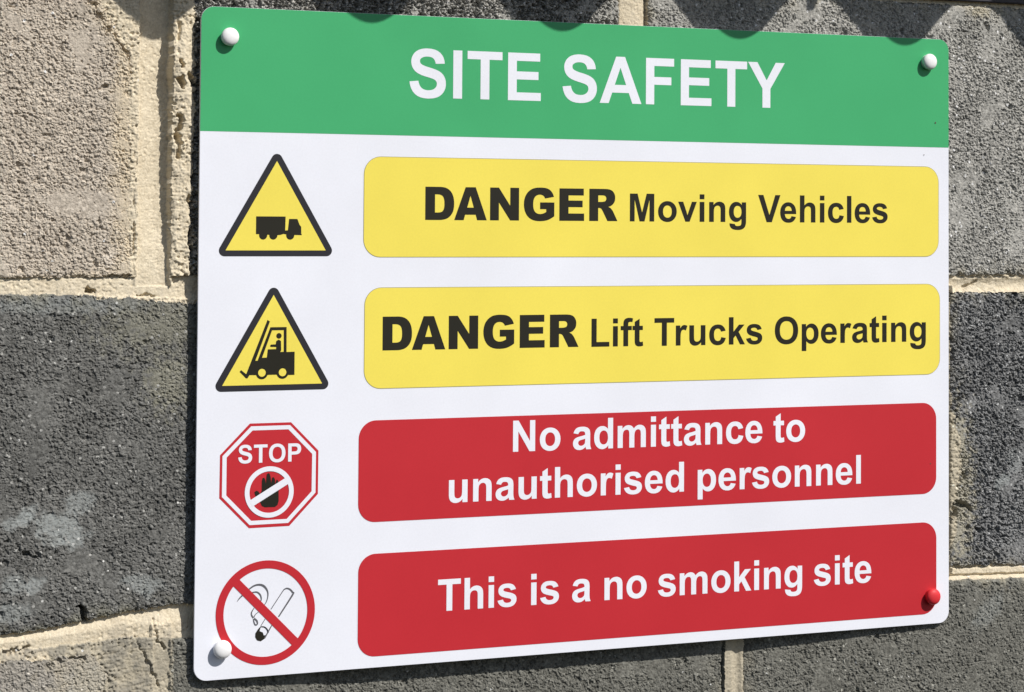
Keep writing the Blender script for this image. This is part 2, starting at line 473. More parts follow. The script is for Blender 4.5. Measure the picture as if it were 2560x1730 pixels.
    hsp = np.where(lip, hsp + 0.6 * np.interp(V, [385, 402, 412, 425, 440], [0, 5.0, 6.0, 3.0, 0]).astype(np.float32) * sstep(-4, -12, U), hsp)
    # crack with holes running down the lip
    ck = np.abs(U - (-13.5 + 1.5 * fbm(U * 0 + 9, V, 30, 251, 3)))
    ckw = sstep(0.1, 0.7, fbm(U * 0 + 5, V, 26, 261, 3)) * ((V > 330) & (V < 440))
    hsp = np.where(lip, hsp - 4.5 * ckw * sstep(1.5, 0.3, ck), hsp)
    hm = np.where(spread, hsp, hm) + mg * np.where(spread, 1.5, 0.8) - mp * np.where(spread, 1.2, 0.5)
    hm = np.where((course <= -1) & spread, hm + low_off.astype(np.float32) * sstep(-60, -5, U), hm)
    # crack down the left edge of the groove and across the lower left mortar
    c1 = np.abs(U - (-42.4 + 2.2 * fbm(U * 0, V, 22, 271, 4)))
    hm = np.where((V > 262) & (V < 330), hm - 2.4 * sstep(0.8, 0.2, c1) * sstep(-0.4, 0.3, fbm(U, V, 12, 273, 2)), hm)
    def seg(x0, y0, x1, y1, w, dep, sd):
        nonlocal hm, hb
        U_ = U + 2.2 * fbm(U, V, 6, sd, 3); V_ = V + 2.2 * fbm(U, V, 6, sd + 50, 3)
        t = np.clip(((U_ - x0) * (x1 - x0) + (V_ - y0) * (y1 - y0)) / ((x1 - x0) ** 2 + (y1 - y0) ** 2), 0, 1)
        wob = 1.0 * fbm(U, V, 4, sd + 9, 2)
        d = np.sqrt((U_ - x0 - t * (x1 - x0)) ** 2 + (V_ - y0 - t * (y1 - y0)) ** 2) + wob * 0.7
        k_ = dep * sstep(w, w * 0.3, d)
        hm = hm - k_; hb = hb - k_
    seg(-12.8, 411.5, -12.2, 410, 2.6, 8, 331); seg(-12.5, 400, -10.5, 397, 3.2, 9, 332); seg(-12.8, 376, -11.5, 373, 2.6, 8, 333); seg(-13, 369, -12, 349, 2.3, 7, 334)
    seg(-5.5, 404, -3.5, 398, 2.4, 6, 335); seg(-6, 322, -4, 316, 2.2, 6, 336); seg(-4, 300, -3, 282, 1.8, 5, 337)
    seg(-39, 31, -30, 14, 0.9, 2.0, 301); seg(-30, 14, -21, -3, 1.1, 2.4, 302)
    seg(-26, 42, -25, 34, 0.8, 1.5, 303); seg(-25, 34, -19, 22, 1.2, 3.0, 304)
    seg(-125, 25.5, -108, 29, 1.5, 4.0, 305); seg(-82, 22, -72, 19, 1.4, 3.0, 306)
    seg(-76.5, 53, -74, 52, 2.0, 8, 307); seg(-74, 52, -71, 44, 2.0, 9, 308)
    seg(-58, 268.6, -44, 269.5, 1.1, 3.5, 309); seg(-72.5, 260, -70, 259, 2.8, 9, 310)
    seg(-112, 90, -104, 87, 1.4, 4, 311); seg(-74, 452, -66, 440, 1.3, 2.6, 312); seg(-62, 434, -47, 414, 0.9, 2.2, 313)
    seg(-40, 256, -28, 256.5, 1.0, 2.5, 314)
    seg(621, 257, 633, 261.5, 1.7, 3.0, 315)
    seg(614, 90, 624, 86, 3.0, 7, 316); seg(611, 88, 611, 80, 2.6, 6, 317); seg(619.5, 110.5, 620, 109, 2.2, 6, 323)
    seg(640, 464, 642, 461, 2.0, 4, 318)
    seg(540, 20, 566, 6, 1.2, 3, 319); seg(546, 14, 545, 2, 1.0, 2.5, 320)
    seg(-33, 61, -31, 58, 1.4, 4, 322)
    h = np.where(mort, hm, hb)
    hoff = np.where(course <= -1, low_off, 0).astype(np.float32)

    # ---- tones
    tone = 0.46 + 0.40 * (cid - 0.5) + 0.34 * (cid2 - 0.5) + 0.55 * sstep(0.955, 0.975, cid) * sstep(0.55, 0.35, f1) + 0.06 * fine + 0.10 * low
    tm = 0.50 + 0.20 * n12 + 0.16 * n5 + 0.22 * fine + 0.25 * (cid2 - 0.5)
    tone = np.where(mort, tm, tone)
    smear = np.zeros(U.shape, np.float32)
    # cement bloom near the joints of each block
    near = np.exp(-np.clip(dedge, 0, 60) / 5.0) * sstep(-0.35, 0.7, fbm(U, V, 14, 401, 3))
    smear = np.maximum(smear, 0.75 * near)
    smear = np.maximum(smear, 0.75 * sstep(el_(V) - 16, el_(V) + 2, U + 5 * n12) * (course == 1) * (U < -20))
    smear = np.maximum(smear, 0.5 * sstep(-130, -70, U) * 0 )
    smear = np.maximum(smear, 0.50 * sstep(1.3, 0.3, blob(U, V, -18, 198, 16, 22) + 0.8 * n5) * (course == 0))
    smear = np.maximum(smear, 0.42 * sstep(1.3, 0.2, blob(U, V, -22, 236, 48, 22) + 0.6 * n5 + 0.3 * n12) * (course == 0))
    smear = np.maximum(smear, 0.72 * sstep(1.3, 0.5, blob(U, V, 614, 100, 15, 62) + 0.75 * n5) * (course == 0) * (U > 590))
    smear = np.maximum(smear, 0.7 * sstep(1.2, 0.4, blob(U, V, 634, 476, 14, 8) + 0.4 * n5) * (course == 1))
    smear = np.maximum(smear, 0.5 * sstep(1.2, 0.5, blob(U, V, -50, 0, 50, 40) + 0.4 * n12) * (course == -1) * (U < -12))
    # mortar: smear = dirtier, drier mortar
    md = sstep(-0.1, 0.9, n12 + 0.4 * n5)
    smear = np.where(mort, 0.30 * md * (0.2 + 0.8 * ~((course == 1) & (U > -37) & (U < -17))) + 0.75 * (over & (course == -1)) * sstep(-0.6, 0.3, n12 + 0.5 * n5) + 0.45 * ((V < 70) & (U < 20)) * sstep(-0.2, 0.7, fbm(U, V, 22, 431, 4)), smear)
    stain = np.zeros(U.shape, np.float32)
    for (cu, cv, ru, rv, an, k_) in ((-111, 114, 9, 5, 0.5, 0.9), (-121, 109, 6, 5, 0.3, 0.6), (-88, 104, 19, 11, -0.35, 0.75), (-77, 121, 12, 8, 0.6, 0.55),
                                     (-118, 70, 9, 7, 0, 0.5), (-105, 69, 7, 6, 0, 0.7), (-33, 66, 14, 6, -0.2, 0.55), (-30, 62, 6, 7, 0.3, 0.6),
                                     (-122, 52, 16, 7, 0, 0.45), (-90, 250, 60, 6, 0, 0.35), (655, 105, 8, 6, 0.6, 0.6), (668, 120, 7, 10, 0.2, 0.35),
                                     (549, 12, 13, 5, 0.3, 0.55), (640, 6, 20, 9, 0.7, 0.3), (20, -20, 30, 10, 0.1, 0.3), (-70, 5, 16, 12, 0.2, 0.35)):
        stain = np.maximum(stain, k_ * sstep(1.25, 0.55, blob(U, V, cu, cv, ru, rv, an) + 0.40 * fbm(U, V, 7, 411, 3)))
    stain = np.where(mort, 0, stain * (0.6 + 0.4 * sstep(-0.25, 0.25, vnoise(U, V, 2.1, 421) + 0.6 * n5)))
    # the cement film fills the pores
    h = np.where(~mort, h + (0.45 - h + hoff) * 0.85 * sstep(0.1, 0.7, stain), h)
    return h.astype(np.float32), pid, np.clip(tone, 0, 1).astype(np.float32), np.clip(smear, 0, 1).astype(np.float32), np.clip(stain, 0, 1).astype(np.float32)

def blobn(U, V, cu, cv, ru, rv):
    return np.clip(blob(U, V, cu, cv, ru, rv) - 1, -1, 1)

def el_(V):
    return np.interp(V, [268, 310, 345, 393, 411, 434, 451, 490], [-44, -48, -49, -50, -45, -58, -66, -72])

WALLH = -8.0       # nominal block face, mm behind the sign's front face
wall = empty("block_wall", W(300, -500, WALLH))
tag(wall, "weathered grey concrete block wall with cream mortar joints behind the sign", "wall")

def block_material(n):
    k, a, b = BLOCKS[n]
    if k == 1: return B_PINK if b == -40 else B_GREY
    if k == 0: return B_DARK2 if a == 607 else B_DARK
    if k == -1: return B_TAN if b == -26 else B_OLIVE
    return [B_GREY, B_DARK, B_OLIVE][n % 3]

DENSE = (-152.0, 700.0, -78.0, 500.0)

def grid_arrays(u, v):
    U, V = np.meshgrid(u, v)
    h, pid, tone, sm, st = field(U, V)
    return U, V, h, pid, tone, sm, st

def emit(U, V, h, tone, sm, st, quads, smooth):
    """quads: (n,4) flat vertex indices -> mesh"""
    used, inv = np.unique(quads, return_inverse=True)
    inv = inv.reshape(quads.shape)
    uu = U.ravel()[used]; vv = V.ravel()[used]; hh = h.ravel()[used] + WALLH
    co = np.empty((len(used), 3), np.float32)
    co[:, 0] = (uu - 300) * MM; co[:, 1] = -hh * MM; co[:, 2] = CZ + (vv - 225) * MM
    me = bpy.data.meshes.new("wall_piece")
    nq = len(quads)
    me.vertices.add(len(used)); me.vertices.foreach_set("co", co.ravel())
    me.loops.add(nq * 4); me.loops.foreach_set("vertex_index", inv.ravel().astype(np.int32))
    me.polygons.add(nq)
    me.polygons.foreach_set("loop_start", np.arange(0, nq * 4, 4, dtype=np.int32))
    me.polygons.foreach_set("use_smooth", np.full(nq, smooth, bool))
    for nm, arr in (("grain", tone), ("smear", sm), ("stain", st)):
        a = me.attributes.new(nm, 'FLOAT', 'POINT')
        a.data.foreach_set("value", arr.ravel()[used])
    me.update(calc_edges=True)
    return me

def build_region(u, v):
    """one rectangular patch of the wall: arrays, quads and the piece each quad belongs to"""
    U, V, h, pid, tone, sm, st = grid_arrays(u, v)
    ny, nx = U.shape
    idx = np.arange(ny * nx).reshape(ny, nx)
    q = np.stack([idx[:-1, :-1], idx[:-1, 1:], idx[1:, 1:], idx[1:, :-1]], -1)
    return U, V, h, tone, sm, st, q.reshape(-1, 4), pid[:-1, :-1].reshape(-1)

pieces = []
st_ = 0.56
ud = np.arange(DENSE[0], DENSE[1] + st_, st_); vd = np.arange(DENSE[2], DENSE[3] + st_, st_)
ia, ib = int(np.searchsorted(ud, 22)), int(np.searchsorted(ud, 585))
ja, jb = int(np.searchsorted(vd, 24)), int(np.searchsorted(vd, 424))
R1 = [build_region(ud[:ia + 1], vd), build_region(ud[ib:], vd),
      build_region(ud[ia:ib + 1], vd[jb:]), build_region(ud[ia:ib + 1], vd[:ja + 1]),
      build_region(np.append(ud[ia:ib:8], ud[ib]), np.append(vd[ja:jb:8], vd[jb]))]
DE = (ud[0], ud[-1], vd[0], vd[-1])
def ring(inner, outer, step):
    """four patches between two rectangles"""
    gu = np.arange(outer[0], outer[1] + step, step); gv = np.arange(outer[2], outer[3] + step, step)
    def part(u0, u1, v0, v1):
        uu = np.concatenate([[u0], gu[(gu > u0 + 0.2) & (gu < u1 - 0.2)], [u1]])
        vv = np.concatenate([[v0], gv[(gv > v0 + 0.2) & (gv < v1 - 0.2)], [v1]])
        return build_region(uu, vv)
    e = 0.3
    return [part(outer[0], inner[0] + e, outer[2], outer[3]), part(inner[1] - e, outer[1], outer[2], outer[3]),
            part(inner[0], inner[1], outer[2], inner[2] + e), part(inner[0], inner[1], inner[3] - e, outer[3])]
MID = (-400.0, 960.0, -240.0, 560.0)
RS = R1 + ring(DE, MID, 1.35) + ring(MID, (UMIN, UMAX, -420, 700), 3.5)

def merge(pid):
    """one mesh for a piece that may span several grids"""
    cos = []; qd = []; at = [[], [], []]; base = 0
    Uc = []; Vc = []; Hc = []
    for (U, V, h, tone, sm, st, qs, ps) in RS:
        q = qs[ps == pid]
        if len(q) == 0: continue
        used, inv = np.unique(q, return_inverse=True)
        inv = inv.reshape(q.shape)
        Uc.append(U.ravel()[used]); Vc.append(V.ravel()[used]); Hc.append(h.ravel()[used])
        for l, a in zip(at, (tone, sm, st)): l.append(a.ravel()[used])
        qd.append(inv + base); base += len(used)
    if not qd: return None
    U = np.concatenate(Uc); V = np.concatenate(Vc); H = np.concatenate(Hc)
    return emit(U, V, H, np.concatenate(at[0]), np.concatenate(at[1]), np.concatenate(at[2]), np.concatenate(qd), pid >= 900)

all_ids = np.unique(np.concatenate([r[7] for r in RS]))
for pid in all_ids:
    me = merge(pid)
    if me is None: continue
    pid = int(pid)
    if pid < 900:
        o = put("concrete_block", me, wall, block_material(pid))
        k, a, b = BLOCKS[pid]
        lb = {(1, -40): "pale pinkish grey block", (1, 317.5): "coarse grey block above the sign", (1, 780): "light grey block",
              (0, 157): "charcoal block with pale cement smears", (0, 1047): "rough blue grey block",
              (-1, -26): "tan stained block at the lower left"}.get((k, b))
        if lb: tag(o, lb)
    elif pid < 2000:
        put("mortar_bed_joint", me, wall, MORTAR)
    else:
        lowleft = False
        jl = [(k, a) for k, js in JOINTS.items() for (a, b) in js]
        kk = jl[pid - 2000]
        o = put("mortar_head_joint", me, wall, MORTAR2 if kk in ((-1, -26), (0, 597), (-1, 407.5)) else MORTAR)
        if kk == (1, -40): tag(o, "deeply grooved cream mortar joint")
        if kk == (-1, -26): tag(o, "cracked mortar spread over the block")
# solid core behind the faces
def box_mesh(name, u0, u1, v0, v1, h0, h1, bev=0.0):
    import bmesh
    bm = bmesh.new()
    bmesh.ops.create_cube(bm, size=1)
    for v in bm.verts:
        c = W((u0 + u1) / 2 + v.co.x * (u1 - u0), (v0 + v1) / 2 + v.co.z * (v1 - v0), (h0 + h1) / 2 - v.co.y * (h1 - h0))
        v.co = c
    if bev:
        bmesh.ops.bevel(bm, geom=bm.edges[:], offset=bev * MM, segments=2, affect='EDGES')
    bmesh.ops.recalc_face_normals(bm, faces=bm.faces)
    me = bpy.data.meshes.new(name); bm.to_mesh(me); bm.free()
    return me
put("wall_core", box_mesh("wall_core", UMIN + 1, UMAX - 1, -419, 699, WALLH - 140, WALLH - 26), wall, MORTAR2)

# ------------------------------------------------------------------ flat printed shapes
def flat(name, contours, h, mat, parent):
    """closed contours (list of (u,v) lists), even-odd filled"""
    cu = bpy.data.curves.new(name, 'CURVE')
    cu.dimensions = '2D'; cu.fill_mode = 'BOTH'
    for c in contours:
        sp = cu.splines.new('POLY'); sp.points.add(len(c) - 1)
        flatc = np.zeros((len(c), 4), np.float32)
        a = np.array(c, np.float32)
        flatc[:, 0] = (a[:, 0] - 300); flatc[:, 1] = (a[:, 1] - 225); flatc[:, 3] = 1
        sp.points.foreach_set("co", flatc.ravel()); sp.use_cyclic_u = True
    tmp = bpy.data.objects.new("tmp", cu); COL.objects.link(tmp)
    dg = bpy.context.evaluated_depsgraph_get(); dg.update()
    me = bpy.data.meshes.new_from_object(tmp.evaluated_get(dg))
    bpy.data.objects.remove(tmp); bpy.data.curves.remove(cu)
    n = len(me.vertices)
    co = np.empty(n * 3, np.float32); me.vertices.foreach_get("co", co); co = co.reshape(-1, 3)
    out = np.stack([co[:, 0] * MM, np.full(n, -h * MM), CZ + co[:, 1] * MM], -1).astype(np.float32)
    me.vertices.foreach_set("co", out.ravel())
    me.materials.clear()
    me.update()
    me.name = name
    return put(name, me, parent, mat)

def rrect(u0, u1, v0, v1, r, n=10):
    p = []
    for cx, cy, a0 in ((u1 - r, v1 - r, 0), (u0 + r, v1 - r, 90), (u0 + r, v0 + r, 180), (u1 - r, v0 + r, 270)):
        for i in range(n + 1):
            a = math.radians(a0 + 90 * i / n)
            p.append((cx + r * math.cos(a), cy + r * math.sin(a)))
    return p

def circ(cx, cy, r, n=64, ry=None):
    ry = ry or r
    return [(cx + r * math.cos(2 * math.pi * i / n), cy + ry * math.sin(2 * math.pi * i / n)) for i in range(n)]

def band(x0, y0, x1, y1, w0, w1=None):
    w1 = w1 or w0
    l = math.hypot(x1 - x0, y1 - y0); nx, ny = -(y1 - y0) / l, (x1 - x0) / l
    return [(x0 + nx * w0, y0 + ny * w0), (x1 + nx * w1, y1 + ny * w1), (x1 - nx * w1, y1 - ny * w1), (x0 - nx * w0, y0 - ny * w0)]

def stroke(pts, ws, n=8):
    """smooth tapering stroke through pts"""
    P = []
    Wd = []
    k = len(pts)
    for i in range(k - 1):
        p0 = pts[max(i - 1, 0)]; p1 = pts[i]; p2 = pts[i + 1]; p3 = pts[min(i + 2, k - 1)]
        for j in range(n):
            t = j / n
            f = lambda a, b, c, d: 0.5 * (2 * b + (c - a) * t + (2 * a - 5 * b + 4 * c - d) * t * t + (3 * b - a - 3 * c + d) * t ** 3)
            P.append((f(p0[0], p1[0], p2[0], p3[0]), f(p0[1], p1[1], p2[1], p3[1])))
            Wd.append(ws[i] * (1 - t) + ws[i + 1] * t)
    P.append(pts[-1]); Wd.append(ws[-1])
    Lf, Rt = [], []
    for i, (x, y) in enumerate(P):
        a = P[max(i - 1, 0)]; b = P[min(i + 1, len(P) - 1)]
        l = math.hypot(b[0] - a[0], b[1] - a[1]) or 1
        nx, ny = -(b[1] - a[1]) / l, (b[0] - a[0]) / l
        Lf.append((x + nx * Wd[i] / 2, y + ny * Wd[i] / 2)); Rt.append((x - nx * Wd[i] / 2, y - ny * Wd[i] / 2))
    return Lf + Rt[::-1]

def offset_tri(T, r, n=8):
    """triangle grown by r with round corners (counter-clockwise T)"""
    out = []
    for i in range(3):
        a, b, c = T[i - 1], T[i], T[(i + 1) % 3]
        d1 = math.atan2(b[1] - a[1], b[0] - a[0]) - math.pi / 2
        d2 = math.atan2(c[1] - b[1], c[0] - b[0]) - math.pi / 2
        while d2 < d1: d2 += 2 * math.pi
        for j in range(n + 1):
            t = d1 + (d2 - d1) * j / n
            out.append((b[0] + r * math.cos(t), b[1] + r * math.sin(t)))
    return out

# ------------------------------------------------------------------ lettering (outlines, 2048 units per em)
GB = {
'S': (1366, "M74 477L362 505Q388 360 467 292Q547 224 682 224Q825 224 897 284Q970 345 970 426Q970 478 939 514Q909 551 833 578Q781 596 596 642Q358 701 262 787Q127 908 127 1082Q127 1194 190 1291Q254 1389 373 1440Q493 1491 662 1491Q938 1491 1077 1370Q1217 1249 1224 1047L928 1034Q909 1147 846 1196Q784 1246 659 1246Q530 1246 457 1193Q410 1159 410 1102Q410 1050 454 1013Q510 966 726 915Q942 864 1045 809Q1149 755 1207 660Q1266 566 1266 427Q1266 301 1196 191Q1126 81 998 27Q870 -26 679 -26Q401 -26 252 102Q103 231 74 477Z"),
'I': (569, "M140 0L140 1466L436 1466L436 0Z"),
'T': (1251, "M479 0L479 1218L43 1218L43 1466L1209 1466L1209 1218L775 1218L775 0Z"),
'E': (1366, "M149 0L149 1466L1236 1466L1236 1218L445 1218L445 893L1181 893L1181 646L445 646L445 247L1264 247L1264 0Z"),
'A': (1479, "M1471 0L1149 0L1021 333L435 333L314 0L0 0L571 1466L884 1466ZM926 580L724 1124L526 580Z"),
'F': (1251, "M151 0L151 1466L1156 1466L1156 1218L447 1218L447 871L1059 871L1059 623L447 623L447 0Z"),
'Y': (1366, "M532 0L532 617L-5 1466L342 1466L687 886L1025 1466L1366 1466L827 615L827 0Z"),
'L': (1251, "M157 0L157 1466L453 1466L453 247L1189 247L1189 0Z"),
'M': (1706, "M145 0L145 1466L588 1466L854 466L1117 1466L1561 1466L1561 0L1286 0L1286 1154L995 0L710 0L420 1154L420 0Z"),
'V': (1366, "M523 0L-1 1466L320 1466L691 381L1050 1466L1364 1466L839 0Z"),
'N': (1479, "M152 0L152 1466L440 1466L1040 487L1040 1466L1315 1466L1315 0L1018 0L427 956L427 0Z"),
'P': (1366, "M149 0L149 1466L624 1466Q894 1466 976 1444Q1102 1411 1187 1300Q1272 1190 1272 1015Q1272 880 1223 788Q1174 696 1098 643Q1023 591 945 574Q839 553 638 553L445 553L445 0ZM445 1218L445 802L607 802Q782 802 841 825Q900 848 933 897Q967 946 967 1011Q967 1091 920 1143Q873 1195 801 1208Q748 1218 588 1218Z"),
'O': (1593, "M89 724Q89 948 156 1100Q206 1212 292 1301Q379 1390 482 1433Q619 1491 798 1491Q1122 1491 1316 1290Q1511 1089 1511 731Q1511 376 1318 175Q1125 -25 802 -25Q475 -25 282 174Q89 374 89 724ZM394 734Q394 485 509 356Q624 228 801 228Q978 228 1091 355Q1205 483 1205 738Q1205 990 1094 1114Q984 1238 801 1238Q618 1238 506 1112Q394 987 394 734Z"),
'o': (1251, "M82 546Q82 686 151 817Q220 948 346 1017Q473 1086 629 1086Q870 1086 1024 929Q1178 773 1178 534Q1178 293 1022 134Q867 -24 631 -24Q485 -24 352 42Q220 108 151 235Q82 363 82 546ZM370 531Q370 373 445 289Q520 205 630 205Q740 205 814 289Q889 373 889 533Q889 689 814 773Q740 857 630 857Q520 857 445 773Q370 689 370 531Z"),
'v': (1139, "M440 0L12 1062L307 1062L507 520L565 339Q588 408 594 430Q608 475 624 520L826 1062L1115 1062L693 0Z"),
'i': (569, "M147 1206L147 1466L428 1466L428 1206ZM147 0L147 1062L428 1062L428 0Z"),
'l': (569, "M147 0L147 1466L428 1466L428 0Z"),
'n': (1251, "M1114 0L833 0L833 542Q833 714 815 764Q797 815 756 843Q716 871 659 871Q586 871 528 831Q470 791 448 725Q427 659 427 481L427 0L146 0L146 1062L407 1062L407 906Q546 1086 757 1086Q850 1086 927 1052Q1004 1019 1043 967Q1083 915 1098 849Q1114 783 1114 660Z"),
'h': (1251, "M430 1466L430 927Q566 1086 755 1086Q852 1086 930 1050Q1008 1014 1047 958Q1087 902 1101 834Q1116 766 1116 623L1116 0L835 0L835 561Q835 728 819 773Q803 818 762 844Q722 871 661 871Q591 871 536 837Q481 803 455 734Q430 666 430 532L430 0L149 0L149 1466Z"),
'u': (1251, "M847 0L847 159Q789 74 694 25Q600 -24 495 -24Q388 -24 303 23Q218 70 180 155Q142 240 142 390L142 1062L423 1062L423 574Q423 350 438 299Q454 249 495 219Q536 190 599 190Q671 190 728 229Q785 269 806 327Q827 386 827 614L827 1062L1108 1062L1108 0Z"),
'r': (797, "M416 0L135 0L135 1062L396 1062L396 911Q463 1018 516 1052Q570 1086 638 1086Q734 1086 823 1033L736 788Q665 834 604 834Q545 834 504 801Q463 769 439 684Q416 599 416 328Z"),
't': (682, "M634 1062L634 838L442 838L442 410Q442 280 447 258Q453 237 472 223Q492 209 520 209Q559 209 633 236L657 18Q559 -24 435 -24Q359 -24 298 1Q237 27 208 67Q180 108 169 177Q160 226 160 375L160 838L31 838L31 1062L160 1062L160 1273L442 1437L442 1062Z"),
'f': (682, "M24 1062L180 1062L180 1142Q180 1276 208 1342Q237 1408 313 1449Q390 1491 507 1491Q627 1491 742 1455L704 1259Q637 1275 575 1275Q514 1275 487 1246Q461 1218 461 1137L461 1062L671 1062L671 841L461 841L461 0L180 0L180 841L24 841Z"),
'k': (1139, "M137 0L137 1466L418 1466L418 688L747 1062L1093 1062L730 674L1119 0L816 0L549 477L418 340L418 0Z"),
'c': (1139, "M1073 748L796 698Q782 781 732 823Q683 865 604 865Q499 865 436 792Q374 720 374 550Q374 361 437 283Q501 205 608 205Q688 205 739 250Q790 296 811 407L1087 360Q1044 170 922 73Q800 -24 595 -24Q362 -24 223 123Q85 270 85 530Q85 793 224 939Q363 1086 600 1086Q794 1086 908 1002Q1023 919 1073 748Z"),
'e': (1139, "M762 338L1042 291Q988 137 871 56Q755 -24 580 -24Q303 -24 170 157Q65 302 65 523Q65 787 203 936Q341 1086 552 1086Q789 1086 926 929Q1063 773 1057 450L353 450Q356 325 421 255Q486 186 583 186Q649 186 694 222Q739 258 762 338ZM778 622Q775 744 715 807Q655 871 569 871Q477 871 417 804Q357 737 358 622Z"),
's': (1139, "M48 303L330 346Q348 264 403 221Q458 179 557 179Q666 179 721 219Q758 247 758 294Q758 326 738 347Q717 367 644 384Q304 459 213 521Q87 607 87 760Q87 898 196 992Q305 1086 534 1086Q752 1086 858 1015Q964 944 1004 805L739 756Q722 818 674 851Q627 884 539 884Q428 884 380 853Q348 831 348 796Q348 766 376 745Q414 717 638 666Q863 615 952 541Q1040 466 1040 332Q1040 186 918 81Q796 -24 557 -24Q340 -24 213 64Q87 152 48 303Z"),
'a': (1139, "M357 738L102 784Q145 938 250 1012Q355 1086 562 1086Q750 1086 842 1041Q934 997 971 928Q1009 860 1009 677L1006 349Q1006 209 1019 142Q1033 76 1070 0L792 0Q781 28 765 83Q758 108 755 116Q683 46 601 11Q519 -24 426 -24Q262 -24 167 65Q73 154 73 290Q73 380 116 450Q159 521 236 558Q314 596 460 624Q657 661 733 693L733 721Q733 802 693 836Q653 871 542 871Q467 871 425 841Q383 812 357 738ZM733 510Q679 492 562 467Q445 442 409 418Q354 379 354 319Q354 260 398 217Q442 174 510 174Q586 174 655 224Q706 262 722 317Q733 353 733 454Z"),
'd': (1251, "M1121 0L860 0L860 156Q795 65 706 20Q618 -24 528 -24Q345 -24 214 123Q84 271 84 535Q84 805 211 945Q338 1086 532 1086Q710 1086 840 938L840 1466L1121 1466ZM371 554Q371 384 418 308Q486 198 608 198Q705 198 773 280Q841 363 841 527Q841 710 775 790Q709 871 606 871Q506 871 438 791Q371 712 371 554Z"),
'p': (1251, "M139 1062L401 1062L401 906Q452 986 539 1036Q626 1086 732 1086Q917 1086 1046 941Q1175 796 1175 537Q1175 271 1045 123Q915 -24 730 -24Q642 -24 570 11Q499 46 420 131L420 -404L139 -404ZM417 549Q417 370 488 284Q559 199 661 199Q759 199 824 277Q889 356 889 535Q889 702 822 783Q755 864 656 864Q553 864 485 784Q417 705 417 549Z"),
'g': (1251, "M121 -70L442 -109Q450 -165 479 -186Q519 -216 605 -216Q715 -216 770 -183Q807 -161 826 -112Q839 -77 839 17L839 172Q713 0 521 0Q307 0 182 181Q84 324 84 537Q84 804 212 945Q341 1086 532 1086Q729 1086 857 913L857 1062L1120 1062L1120 109Q1120 -79 1089 -172Q1058 -265 1002 -318Q946 -371 852 -401Q759 -431 616 -431Q346 -431 233 -338Q120 -246 120 -104Q120 -90 121 -70ZM372 553Q372 384 437 305Q503 227 599 227Q702 227 773 307Q844 388 844 546Q844 711 776 791Q708 871 604 871Q503 871 437 792Q372 714 372 553Z"),
'm': (1821, "M124 1062L383 1062L383 917Q522 1086 714 1086Q816 1086 891 1044Q966 1002 1014 917Q1084 1002 1165 1044Q1246 1086 1338 1086Q1455 1086 1536 1038Q1617 991 1657 899Q1686 831 1686 679L1686 0L1405 0L1405 607Q1405 765 1376 811Q1337 871 1256 871Q1197 871 1145 835Q1093 799 1070 729Q1047 660 1047 510L1047 0L766 0L766 582Q766 737 751 782Q736 827 704 849Q673 871 619 871Q554 871 502 836Q450 801 427 735Q405 669 405 516L405 0L124 0Z"),
' ': (569, ""),
}
GK = {   # the heavier face of the word DANGER
'D': (1706, "M149 1466L820 1466Q1019 1466 1141 1412Q1264 1358 1344 1257Q1424 1156 1460 1022Q1496 888 1496 738Q1496 503 1442 373Q1389 244 1294 156Q1199 69 1090 40Q941 0 820 0L149 0ZM601 1134L601 331L711 331Q853 331 913 362Q973 394 1007 472Q1041 551 1041 727Q1041 960 965 1046Q889 1132 713 1132Z"),
'A': (1593, "M1049 242L534 242L462 0L0 0L551 1466L1045 1466L1596 0L1121 0ZM954 559L792 1086L632 559Z"),
'N': (1706, "M149 1466L571 1466L1122 657L1122 1466L1548 1466L1548 0L1122 0L574 803L574 0L149 0Z"),
'G': (1706, "M864 518L864 823L1564 823L1564 198Q1363 61 1208 18Q1054 -24 842 -24Q581 -24 416 65Q252 154 161 330Q71 506 71 734Q71 974 170 1151Q269 1329 460 1421Q609 1492 861 1492Q1104 1492 1224 1448Q1345 1404 1424 1311Q1504 1219 1544 1077L1107 999Q1080 1082 1015 1126Q951 1170 851 1170Q702 1170 613 1066Q525 963 525 739Q525 501 614 399Q704 297 864 297Q940 297 1009 319Q1078 341 1167 394L1167 518Z"),
'E': (1479, "M149 1466L1363 1466L1363 1153L603 1153L603 920L1308 920L1308 621L603 621L603 333L1385 333L1385 0L149 0Z"),
'R': (1593, "M148 0L148 1466L903 1466Q1113 1466 1224 1430Q1335 1394 1403 1296Q1471 1199 1471 1059Q1471 937 1419 848Q1367 760 1276 705Q1218 670 1117 647Q1198 620 1235 593Q1260 575 1307 516Q1355 457 1371 425L1590 0L1078 0L836 448Q790 535 754 561Q705 595 643 595L603 595L603 0ZM603 872L794 872Q825 872 914 892Q959 901 987 938Q1016 975 1016 1023Q1016 1094 971 1132Q926 1170 802 1170L603 1170Z"),
}
import re
def outline(path):
    cs = []; cur = []; p = (0, 0)
    for cmd, args in re.findall(r'([MLQZ])([^MLQZ]*)', path):
        a = [float(x) for x in args.split()]
        if cmd == 'M': cur = [(a[0], a[1])]; p = cur[0]
        elif cmd == 'L': p = (a[0], a[1]); cur.append(p)
        elif cmd == 'Q':
            c = (a[0], a[1]); e = (a[2], a[3])
            for i in range(1, 5):
                t = i / 4
                cur.append(((1 - t) ** 2 * p[0] + 2 * t * (1 - t) * c[0] + t * t * e[0], (1 - t) ** 2 * p[1] + 2 * t * (1 - t) * c[1] + t * t * e[1]))
            p = e
        else:
            if abs(cur[0][0] - cur[-1][0]) + abs(cur[0][1] - cur[-1][1]) < 0.5: cur.pop()
            cs.append(cur)
    return cs
KERN = {('V', 'e'): -76, ('T', 'r'): -76, ('T', 'Y'): 0, ('A', 'F'): 0}

